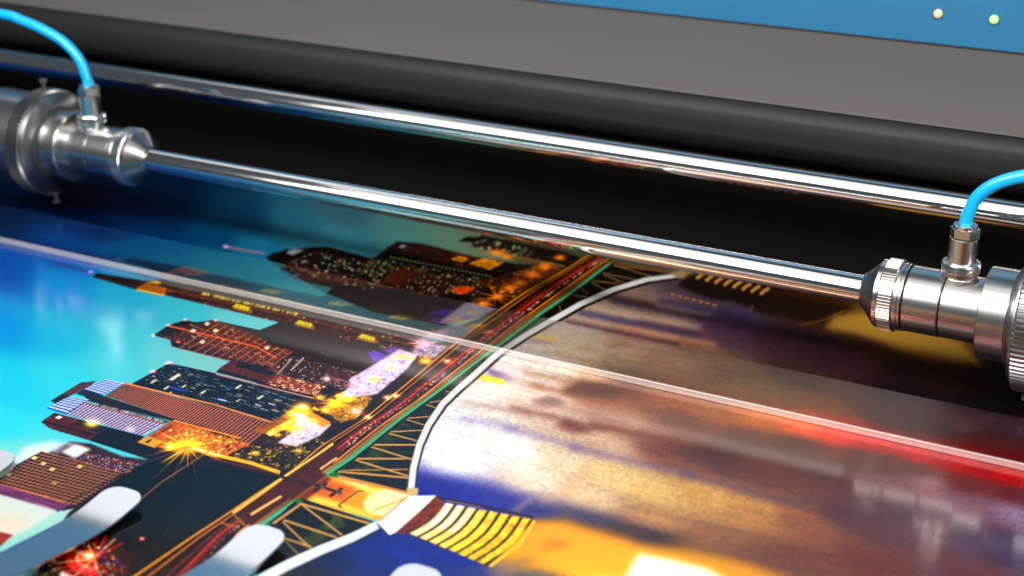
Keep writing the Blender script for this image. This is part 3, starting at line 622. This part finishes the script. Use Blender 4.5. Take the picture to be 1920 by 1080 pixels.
    # arches
    arch = [(770, 924), (775, 878), (786, 835), (803, 797), (830, 757), (858, 730), (890, 702), (932, 664), (985, 628), (1037, 599), (1090, 569), (1152, 542), (1215, 523), (1268, 516)]
    line([(x + 7, y + 3) for x, y in arch], 3.5, (34, 20, 18), .9, 0, 11); line(arch, 13, (222, 222, 220), 1, 0, 9); line([(x - 7, y - 2.5) for x, y in arch], 1.4, (70, 60, 50), .9)
    poly([(762, 915), (785, 915), (782, 932), (764, 930)], (206, 180, 130), 1)
    arch2 = [(708, 984), (660, 1008), (600, 1032), (540, 1060), (470, 1098)]
    line(arch2, 15, (224, 230, 232), 1, 0, 22)
    line([(x + 5, y + 9) for x, y in arch2], 3, (30, 26, 30), .8, 1)
    poly([(1255, 512), (1280, 506), (1308, 512), (1296, 524), (1270, 522)], (170, 150, 110), .95, 1); poly([(1290, 515), (1330, 508), (1460, 540), (1420, 570), (1330, 560), (1270, 535)], (34, 18, 10), .9, 3, .4)
    for k in range(8):
        x = 1310 + k * 17; y = 512 + k * 4.2; line([(x + 14, y - 2), (x + 4, y + 4), (x - 4, y + 11)], 6.5, (226, 176, 100), .9, 1)
    for k in range(7): line([(1258 + k * 13, 551 + k * 3.3), (1266 + k * 13, 553 + k * 3.3)], 4, (190, 140, 80), .8)
    line([(1140, 490), (1260, 510)], 5, (130, 80, 36), .8, 1)
    # white cap and stepped cutwater
    poly([(706, 978), (764, 930), (818, 929), (808, 942), (790, 956), (742, 998), (730, 1003), (720, 992)], (250, 247, 240), 1, 0)
    line([(710, 978), (764, 931)], 2.4, (190, 100, 36), .9)
    poly([(816, 931), (836, 944), (833, 960), (800, 985), (765, 1001), (744, 999), (790, 956)], (120, 52, 18), 1, 0, .4)
    poly([(834, 944), (1002, 976), (916, 1062), (766, 1001), (800, 985), (834, 958)], (66, 26, 12), 1)
    topc = [(836, 943), (1002, 974)]; botc = [(768, 1000), (912, 1060)]
    for k in range(8):
        f0 = k / 8.0; f1 = (k + .72) / 8.0
        if k == 7: f1 = .955
        def ed(f):
            a = (topc[0][0] + (topc[1][0] - topc[0][0]) * f, topc[0][1] + (topc[1][1] - topc[0][1]) * f); c = (botc[0][0] + (botc[1][0] - botc[0][0]) * f, botc[0][1] + (botc[1][1] - botc[0][1]) * f)
            return [(a[0] + (c[0] - a[0]) * s + 10 * math.sin(PI * s) * (.6 + .4 * f), a[1] + (c[1] - a[1]) * s + 5 * math.sin(PI * s)) for s in np.linspace(0, 1, 9)]
        w = min(1, k / 6.0); c = (255 - 18 * w, 238 - 40 * w, 190 - 170 * w)
        poly(ed(f0) + ed(f1)[::-1], c, 1, 0, .06 + .3 * w)
        if k < 3: poly(ed(f0 + .02)[:6] + ed(f1 - .02)[:6][::-1], (255, 250, 238), .8, 1)
    line([(1002, 976), (975, 1020), (918, 1062)], 6, (222, 196, 30), 1, 0)
    line([(820, 932), (900, 948), (1000, 970)], 4, (56, 26, 14), 1); line([(835, 938), (905, 952)], 1.6, (200, 150, 110), .8)

    bl = np.clip((452 + SL * gx - gy) / 10.0 + .5, 0, 1)   # far half lifted slightly; its painted colours already hold some shade
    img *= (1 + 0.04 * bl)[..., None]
    img = 255 * (np.clip(img, 0, 255) / 255) ** 1.28
    warm = np.clip((img[..., 0] - img[..., 2]) / 120.0, 0, 1)[..., None]
    img += 0.16 * warm * (img - img.mean(axis=2, keepdims=True))
    lum = img.mean(axis=2, keepdims=True); img += 0.05 * (img - lum)   # rich inks
    # overall print grain
    img *= (1 + 0.07 * (rng.random((CH, CW)).astype(np.float32) - .5))[..., None]
    np.clip(img, 0, 255, out=img)

    # ================= square the canvas up onto the sheet
    TW, TH = 4096, 1900
    F = 3000.0
    tx = X0 + (np.arange(TW) + .5) / TW * (X1 - X0); out = np.empty((TH, TW, 4), np.float32); out[..., 3] = 1
    for j in range(TH):
        ty = Y0 + (j + .5) / TH * (Y1 - Y0)
        dx = tx - C0.x; dy = ty - C0.y; dz = -C0.z
        zc = dx * FW.x + dy * FW.y + dz * FW.z
        px = 960 + F * (dx * RT.x + dy * RT.y + dz * RT.z) / zc - CX0
        py = 540 - F * (dx * UP.x + dy * UP.y + dz * UP.z) / zc - CY0
        bad = zc < 0.05
        px = np.clip(np.where(bad, CW - 2, px), 0, CW - 1.01); py = np.clip(np.where(bad, CH - 2, py), 0, CH - 1.01)
        xi = px.astype(int); yi = py.astype(int); fx = (px - xi)[:, None]; fy = (py - yi)[:, None]
        out[j, :, :3] = ((img[yi, xi] * (1 - fx) + img[yi, xi + 1] * fx) * (1 - fy) + (img[yi + 1, xi] * (1 - fx) + img[yi + 1, xi + 1] * fx) * fy) / 255.0
    im = bpy.data.images.new('night_city_print', TW, TH, alpha=False)
    im.colorspace_settings.name = 'sRGB'
    im.pixels.foreach_set(out.ravel())
    im.update(); im.pack()
    return im
#PRINT_END

# ------------------------------------------------------------------ materials
M_chrome = add_grain(mat('polished_steel', (0.80, 0.79, 0.78), 0.09, 1.0), 30, 0.02, stretch=(0.15, 6, 6))
M_satin = add_grain(mat('turned_steel', (0.52, 0.505, 0.49), 0.26, 1.0), 60, 0.02, 0.0, stretch=(8, 1, 1), col_var=0.02)
M_bright = add_grain(mat('bright_steel', (0.74, 0.72, 0.70), 0.18, 1.0), 80, 0.05, stretch=(6, 1, 1))
M_cone = mat('darkened_turned_steel', (0.26, 0.255, 0.25), 0.3, 1.0)  # on the cone, the black slot's dark reflection is put into this tone
M_dark = add_grain(mat('blackened_steel', (0.055, 0.055, 0.06), 0.42, 0.6), 90, 0.06)
M_groove = mat('groove_black', (0.012, 0.012, 0.013), 0.5)
M_hose = mat('blue_hose', (0.0, 0.34, 0.70), 0.30, 0.0, coat=0.3, coat_rough=0.15)
M_beam = add_grain(mat('black_beam_paint', (0.010, 0.0097, 0.0096), 0.50, spec=0.2), 25, 0.05, 0.04, stretch=(0.3, 3, 3))
M_grey = add_grain(mat('taupe_cover_paint', (0.066, 0.060, 0.0565), 0.5, spec=0.3), 30, 0.06, 0.05, stretch=(0.3, 3, 3), col_var=0.06)
M_blue = add_grain(mat('blue_panel_paint', (0.010, 0.115, 0.235), 0.45), 20, 0.05, 0.03, col_var=0.05)
M_slot = mat('slot_black', (0.0035, 0.0032, 0.003), 0.7, spec=0.06)
M_bed = add_grain(mat('bed_grey', (0.09, 0.09, 0.09), 0.5), 40, 0.08)
M_finger = add_grain(mat('satin_spring_steel', (0.66, 0.69, 0.72), 0.20, 1.0), 220, 0.03, 0.02, bump_dist=0.0002)

# ------------------------------------------------------------------ bed and sheet
X0, X1, Y0, Y1 = -1.9, 0.9, -0.98, 0.30
bm = bmesh.new(); bmesh.ops.create_cube(bm, size=1, matrix=Matrix.Translation(((X0 + X1) / 2, -0.33, -0.031)) @ Matrix.Diagonal((X1 - X0 + .1, 1.40, 0.06, 1)))
bed = from_bm('printer_bed', bm, M_bed); bed['kind'] = 'structure'

me = bpy.data.meshes.new('printed_sheet')
bm = bmesh.new()
NX = 28
top = [[bm.verts.new((X0 + (X1 - X0) * i / NX, y, 0.0)) for i in range(NX + 1)] for y in (Y0, -0.4, Y1)]
uvl = bm.loops.layers.uv.new('UVMap')
for r in range(2):
    for i in range(NX):
        bm.faces.new((top[r][i], top[r][i + 1], top[r + 1][i + 1], top[r + 1][i]))
for f in bm.faces:
    for lp in f.loops: lp[uvl].uv = ((lp.vert.co.x - X0) / (X1 - X0), (lp.vert.co.y - Y0) / (Y1 - Y0))
bm.to_mesh(me); bm.free()
M_print = mat('glossy_print', (0.5, 0.5, 0.5), 0.18, 0.24, coat=0.5, coat_rough=0.11)
M_print.node_tree.nodes['Principled BSDF'].inputs['Coat IOR'].default_value = 1.55
M_print.node_tree.nodes['Principled BSDF'].inputs['Specular IOR Level'].default_value = 0.08
n, l, b = nodes(M_print)
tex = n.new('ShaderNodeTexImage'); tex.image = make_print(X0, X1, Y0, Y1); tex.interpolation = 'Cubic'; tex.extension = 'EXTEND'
gain = n.new('ShaderNodeMix'); gain.data_type = 'RGBA'; gain.blend_type = 'MULTIPLY'; gain.inputs[0].default_value = 1
gain.inputs[7].default_value = (0.78, 0.78, 0.78, 1)
l.new(tex.outputs['Color'], gain.inputs[6]); l.new(gain.outputs[2], b.inputs['Base Color'])
tc = n.new('ShaderNodeTexCoord'); nz = n.new('ShaderNodeTexNoise'); nz.inputs['Scale'].default_value = 260; nz.inputs['Detail'].default_value = 3
bp = n.new('ShaderNodeBump'); bp.inputs['Strength'].default_value = 0.07; bp.inputs['Distance'].default_value = 0.0006
l.new(tc.outputs['Object'], nz.inputs['Vector']); l.new(nz.outputs['Fac'], bp.inputs['Height'])
l.new(bp.outputs['Normal'], b.inputs['Normal']); 
bp2 = n.new('ShaderNodeBump'); bp2.inputs['Strength'].default_value = 0.025; bp2.inputs['Distance'].default_value = 0.0006
l.new(nz.outputs['Fac'], bp2.inputs['Height']); l.new(bp2.outputs['Normal'], b.inputs['Coat Normal'])
sheet = link('printed_sheet', me, M_print)
sm = sheet.modifiers.new('thick', 'SOLIDIFY'); sm.thickness = 0.0004; sm.offset = -1
tag(sheet, 'wide glossy sheet printed with a night city, bridge and river photograph', 'print')

# ------------------------------------------------------------------ printer body behind
body = empty('printer_body', (-0.4, 0.3, 0.0)); tag(body, 'dark printer body with taupe cover and blue panel behind the steel rods', 'printer')
def bpart(o):
    o.parent = body; o.matrix_parent_inverse = Matrix.Translation((0.4, -0.3, 0.0)); return o
HX0, HX1 = -3.4, 1.9
bpart(from_bm('slot_wall', extrude_profile([(0.205, 0.003), (0.205, 0.172), (0.32, 0.172), (0.32, 0.003)], HX0, HX1), M_slot))
prof = [(0.178, 0.2295), (0.172, 0.2270), (0.1685, 0.221)]
for k in range(13):
    t = k / 12
    prof.append((0.166 - 0.005 * math.sin(PI * t) + 0.012 * t ** 3, 0.218 - 0.050 * t))
prof += [(0.186, 0.1645), (0.200, 0.163), (0.32, 0.163), (0.32, 0.2295)]
prof = [(y, z) for y, z in prof]
bpart(from_bm('front_beam', extrude_profile(prof, HX0, HX1), M_beam, None, 50))
bpart(from_bm('cover', extrude_profile([(0.1775, 0.2300), (0.181, 0.2335), (0.2985, 0.2885), (0.2985, 0.230)], HX0, HX1), M_grey, None, 30))
bpart(from_bm('seam_strip', extrude_profile([(0.2990, 0.230), (0.2990, 0.2905), (0.3030, 0.2905), (0.3030, 0.230)], HX0, HX1), M_groove))
bp_ = bpart(from_bm('control_panel', extrude_profile([(0.3035, 0.230), (0.3035, 0.70), (0.318, 0.715), (0.40, 0.715), (0.40, 0.230)], HX0, HX1), M_blue, None, 30))
for (px, pz), colr in zip(((-0.0195, 0.3245), (0.0430, 0.3243)), ((0.95, 0.42, 0.22), (0.42, 0.85, 0.22))):
    lm = mat('indicator_lamp', colr, 0.25); nn, ll, bb = nodes(lm)
    bb.inputs['Emission Color'].default_value = (*colr, 1); bb.inputs['Emission Strength'].default_value = 0.55
    bm = bmesh.new(); bmesh.ops.create_uvsphere(bm, u_segments=20, v_segments=12, radius=0.0050)
    bmesh.ops.translate(bm, verts=bm.verts, vec=(px, 0.3025, pz))
    bpart(from_bm('indicator_lamp', bm, lm, None, 80))

# ------------------------------------------------------------------ rods
def rod(name, x0, x1, y, z, r):
    bm = lathe([(x0, r - .001), (x0 + .001, r), (x1 - .001, r), (x1, r - .001)], 96)
    bmesh.ops.translate(bm, verts=bm.verts, vec=(0, y, z))
    return from_bm(name, bm, M_chrome, None, 40)
tag(rod('guide_rod', -0.955, 0.020, 0, 0.10, 0.0150), 'polished steel rod clamped between the two knurled fittings above the print', 'rod')
tag(rod('rail_rod', -2.6, 1.2, 0.1405, 0.1570, 0.0150), 'long polished steel rail running under the black beam, without fittings', 'rod')

# ------------------------------------------------------------------ clamp fittings
def clamp(xo, s, label):
    """xo: where the cone touches the rod, s: +1 grows to +X, -1 to -X."""
    t = empty('rod_fitting', (xo, 0, 0.10)); tag(t, label, 'fitting', 'knurled steel fittings holding the guide rod')
    t.scale = (1, 1, 1)
    def L(name, prof, m, ribs=None, parent=t, seg=96, sm=35):
        p = [(s * a, r) for a, r in prof]
        if s < 0: p = p[::-1]
        return from_bm(name, lathe(p, seg, 'X', ribs), m, parent, sm)
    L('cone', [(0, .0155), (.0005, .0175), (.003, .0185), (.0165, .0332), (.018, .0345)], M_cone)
    L('cone_rim', [(.0182, .0343), (.0186, .0352), (.0225, .0352), (.0229, .0346)], M_bright)
    L('knurled_ring', [(.0231, .0362), (.0240, .0374), (.0372, .0374), (.0381, .0362)], M_bright, ribs=(72, .0008))
    L('neck', [(.0383, .0346), (.0395, .0350), (.0425, .0350), (.0428, .0336), (.0440, .0336), (.0443, .0346), (.0462, .0346)], M_satin)
    L('groove', [(.0464, .0318), (.0478, .0318)], M_groove)
    L('barrel', [(.0480, .0330), (.0486, .0337), (.0826, .0337), (.0832, .0330)], M_satin)
    L('groove', [(.0834, .0316), (.0844, .0316)], M_groove)
    L('barrel', [(.0846, .0325), (.0852, .0332), (.1230, .0332)], M_satin)
    L('shoulder', [(.1232, .0445), (.1244, .0462), (.1505, .0462), (.1512, .0455)], M_satin)
    L('groove', [(.1514, .0475), (.1528, .0500), (.1556, .0500)], M_dark)
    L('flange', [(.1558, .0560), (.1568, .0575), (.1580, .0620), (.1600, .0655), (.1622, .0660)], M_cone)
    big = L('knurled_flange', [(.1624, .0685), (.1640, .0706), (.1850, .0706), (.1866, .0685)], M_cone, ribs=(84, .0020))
    L('end_cylinder', [(.1868, .0600), (.1876, .0615), (.2600, .0615), (.2610, .0605)], M_satin)
    for sg in (1, -1):   # thumb screws on the big ring
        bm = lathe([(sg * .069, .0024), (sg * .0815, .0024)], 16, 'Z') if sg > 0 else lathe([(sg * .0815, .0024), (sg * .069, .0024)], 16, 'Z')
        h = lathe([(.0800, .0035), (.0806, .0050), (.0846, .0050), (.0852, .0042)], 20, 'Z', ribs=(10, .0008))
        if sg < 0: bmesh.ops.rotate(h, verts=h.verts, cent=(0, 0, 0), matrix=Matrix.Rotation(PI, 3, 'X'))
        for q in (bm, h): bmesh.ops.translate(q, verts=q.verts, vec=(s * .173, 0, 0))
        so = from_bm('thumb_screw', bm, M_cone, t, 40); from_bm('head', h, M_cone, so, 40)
    # hose connector standing on the barrel
    hx = s * .0950
    def V(name, prof, m, ribs=None, sm=35, seg=48):
        bm = lathe(prof, seg, 'Z', ribs); bmesh.ops.translate(bm, verts=bm.verts, vec=(hx, 0, 0))
        return from_bm(name, bm, m, t, sm)
    V('connector_base', [(.024, .0150), (.0315, .0150), (.0335, .0165), (.0365, .0165)], M_satin)
    V('groove', [(.0366, .0150), (.0378, .0150)], M_groove)
    V('knurled_collar', [(.0379, .0180), (.0385, .0188), (.0465, .0188), (.0478, .0180), (.0486, .0150)], M_bright, ribs=(80, .0004))
    V('connector_barrel', [(.0487, .0140), (.0726, .0140), (.0732, .0133)], M_satin)
    V('groove', [(.0733, .0125), (.0741, .0125)], M_groove)
    bm = lathe([(.0742, .0135), (.0748, .0146), (.0826, .0146), (.0834, .0132)], 6, 'Z')
    bmesh.ops.translate(bm, verts=bm.verts, vec=(hx, 0, 0)); from_bm('hex_nut', bm, M_satin, t, 25)
    V('nut_collar', [(.0835, .0118), (.0862, .0118), (.0868, .0110)], M_bright)
    return t
clamp(0.005, 1, 'knurled steel fitting at the rod end by the brown river part of the print')
clamp(-0.928, -1, 'knurled steel fitting at the rod end above the blue printed sky')

hx = 0.005 + .0950
tag(tube('air_hose', [(hx, 0, .178), (hx, 0, .188), (hx + .0012, 0, .1970), (hx + .0085, 0, .2165), (hx + .0240, 0, .2315), (hx + .0485, 0, .2430), (hx + .082, 0, .2510), (hx + .24, 0, .258)], .0064, M_hose),
    'blue hose leaving the fitting by the brown river part of the print', 'hose', 'blue hoses on the rod fittings')
hx = -0.928 - .0950
tag(tube('air_hose', [(hx, 0, .178), (hx, 0, .188), (hx - .0015, 0, .197), (hx - .0110, 0, .2195), (hx - .0350, 0, .2390), (hx - .070, 0, .2520), (hx - .105, 0, .2600), (hx - .142, 0, .2645), (hx - .32, 0, .266)], .0064, M_hose),
    'blue hose leaving the fitting above the blue printed sky', 'hose', 'blue hoses on the rod fittings')

# ------------------------------------------------------------------ acrylic guard
g = empty('acrylic_guard', (-0.4, -0.122, 0.0)); tag(g, 'low smoked acrylic strip standing across the print, with a pale lit lower edge', 'guard')
M_acr = bpy.data.materials.new('smoked_acrylic'); M_acr.use_nodes = True
n, l = M_acr.node_tree.nodes, M_acr.node_tree.links
out = n['Material Output']; n.remove(n['Principled BSDF'])
tr = n.new('ShaderNodeBsdfTransparent'); tr.inputs['Color'].default_value = (0.68, 0.68, 0.67, 1)
gl = n.new('ShaderNodeBsdfGlossy'); gl.inputs['Roughness'].default_value = 0.07; gl.inputs['Color'].default_value = (0.50, 0.50, 0.49, 1)
mx = n.new('ShaderNodeMixShader'); mx.inputs[0].default_value = 0.36
l.new(tr.outputs[0], mx.inputs[1]); l.new(gl.outputs[0], mx.inputs[2]); l.new(mx.outputs[0], out.inputs['Surface'])
M_edge = mat('frosted_edge', (0.95, 0.90, 0.87), 0.25, 0.7)
n2, l2, b2 = nodes(M_edge)
t2 = n2.new('ShaderNodeBsdfTransparent'); t2.inputs['Color'].default_value = (1, 0.98, 0.96, 1)
m2 = n2.new('ShaderNodeMixShader'); m2.inputs[0].default_value = 0.60
l2.new(t2.outputs[0], m2.inputs[1]); l2.new(b2.outputs[0], m2.inputs[2]); l2.new(m2.outputs[0], n2['Material Output'].inputs['Surface'])
PX0, PX1 = -1.75, 0.75
def gpart(o):
    o.parent = g; o.matrix_parent_inverse = Matrix.Translation((0.4, 0.122, 0.0)); return o
bm = bmesh.new()
vs = [bm.verts.new(p) for p in ((PX0, -0.122, 0.0072), (PX1, -0.122, 0.0072), (PX1, -0.122, 0.0520), (PX0, -0.122, 0.0520))]
bm.faces.new(vs)
gpart(from_bm('pane', bm, M_acr))
gpart(from_bm('edge_strip', extrude_profile([(-0.1236, 0.0006), (-0.1236, 0.0066), (-0.1230, 0.0070), (-0.1206, 0.0070), (-0.1206, 0.0006)], PX0, PX1), M_edge))

# ------------------------------------------------------------------ hold-down fingers
def finger_mesh():
    w = 0.0215; th = 0.0024
    L = 0.46; cr = 0.015
    stations = [0, .0006, .002, .004, .0065, .0095, .0125, .016, .022, .03, .037, .044, .050, .056, .062, .07, .08, .10, .14, .2, .3, L]
    def zc(d):     # height of the underside at distance d from the tip
        # body slope after the bend, curled tip before it
        b0 = 0.050; k = 0.0022
        body = 0.0025 + 0.103 * (d - b0)
        tip = 0.0025 + 0.15 * (b0 - d)
        return k * math.log(math.exp(body / k) + math.exp(tip / k)) - k * math.log(2) + 0.0012
    bm = bmesh.new(); N = 12; rows = []
    for d in stations:
        hw = w if d >= cr else w - cr + math.sqrt(max(0, cr * cr - (cr - d) ** 2))
        z = zc(d); e = 0.0008
        u = [(-hw + e, z), (hw - e, z), (hw, z + e), (hw, z + th - e), (hw - e, z + th)]
        for k in range(1, 6): 
            f = 1 - k / 3.0
            u.append(((hw - e) * f, z + th + 0.0))
        u += [(-hw + e, z + th), (-hw, z + th - e), (-hw, z + e)]
        rows.append([bm.verts.new((x, -d, zz)) for x, zz in u])
    n = len(rows[0])
    for A, B in zip(rows[:-1], rows[1:]):
        for k in range(n): bm.faces.new((A[k], A[(k + 1) % n], B[(k + 1) % n], B[k]))
    bm.faces.new(rows[0][::-1]); bm.faces.new(rows[-1])
    return bm
fb = finger_mesh()
fl = ['steel hold-down finger over the printed low-rise edge and sky, beside the city grid tower',
      'steel hold-down finger between the printed grid tower and the dark park',
      'steel hold-down finger pointing at the printed bridge truss',
      'steel hold-down finger over the printed deep blue river']
fme = None
for i, (x, fy) in enumerate(((-0.639, -0.560), (-0.487, -0.561), (-0.336, -0.555), (-0.187, -0.546))):
    if fme is None:
        o = from_bm('hold_down_finger', fb, M_finger, None, 28); fme = o.data
    else:
        o = bpy.data.objects.new('hold_down_finger', fme); COL.objects.link(o)
    o.location = (x, fy, 0.0)
    tag(o, fl[i], 'finger', 'hold-down fingers resting over the sheet')
bar = from_bm('finger_bar', extrude_profile([(-1.030, 0.0), (-0.985, 0.0), (-0.985, 0.0425), (-1.030, 0.0425)], X0, X1), M_bed)
tag(bar, 'dark crossbar that carries the four steel fingers', 'bar')
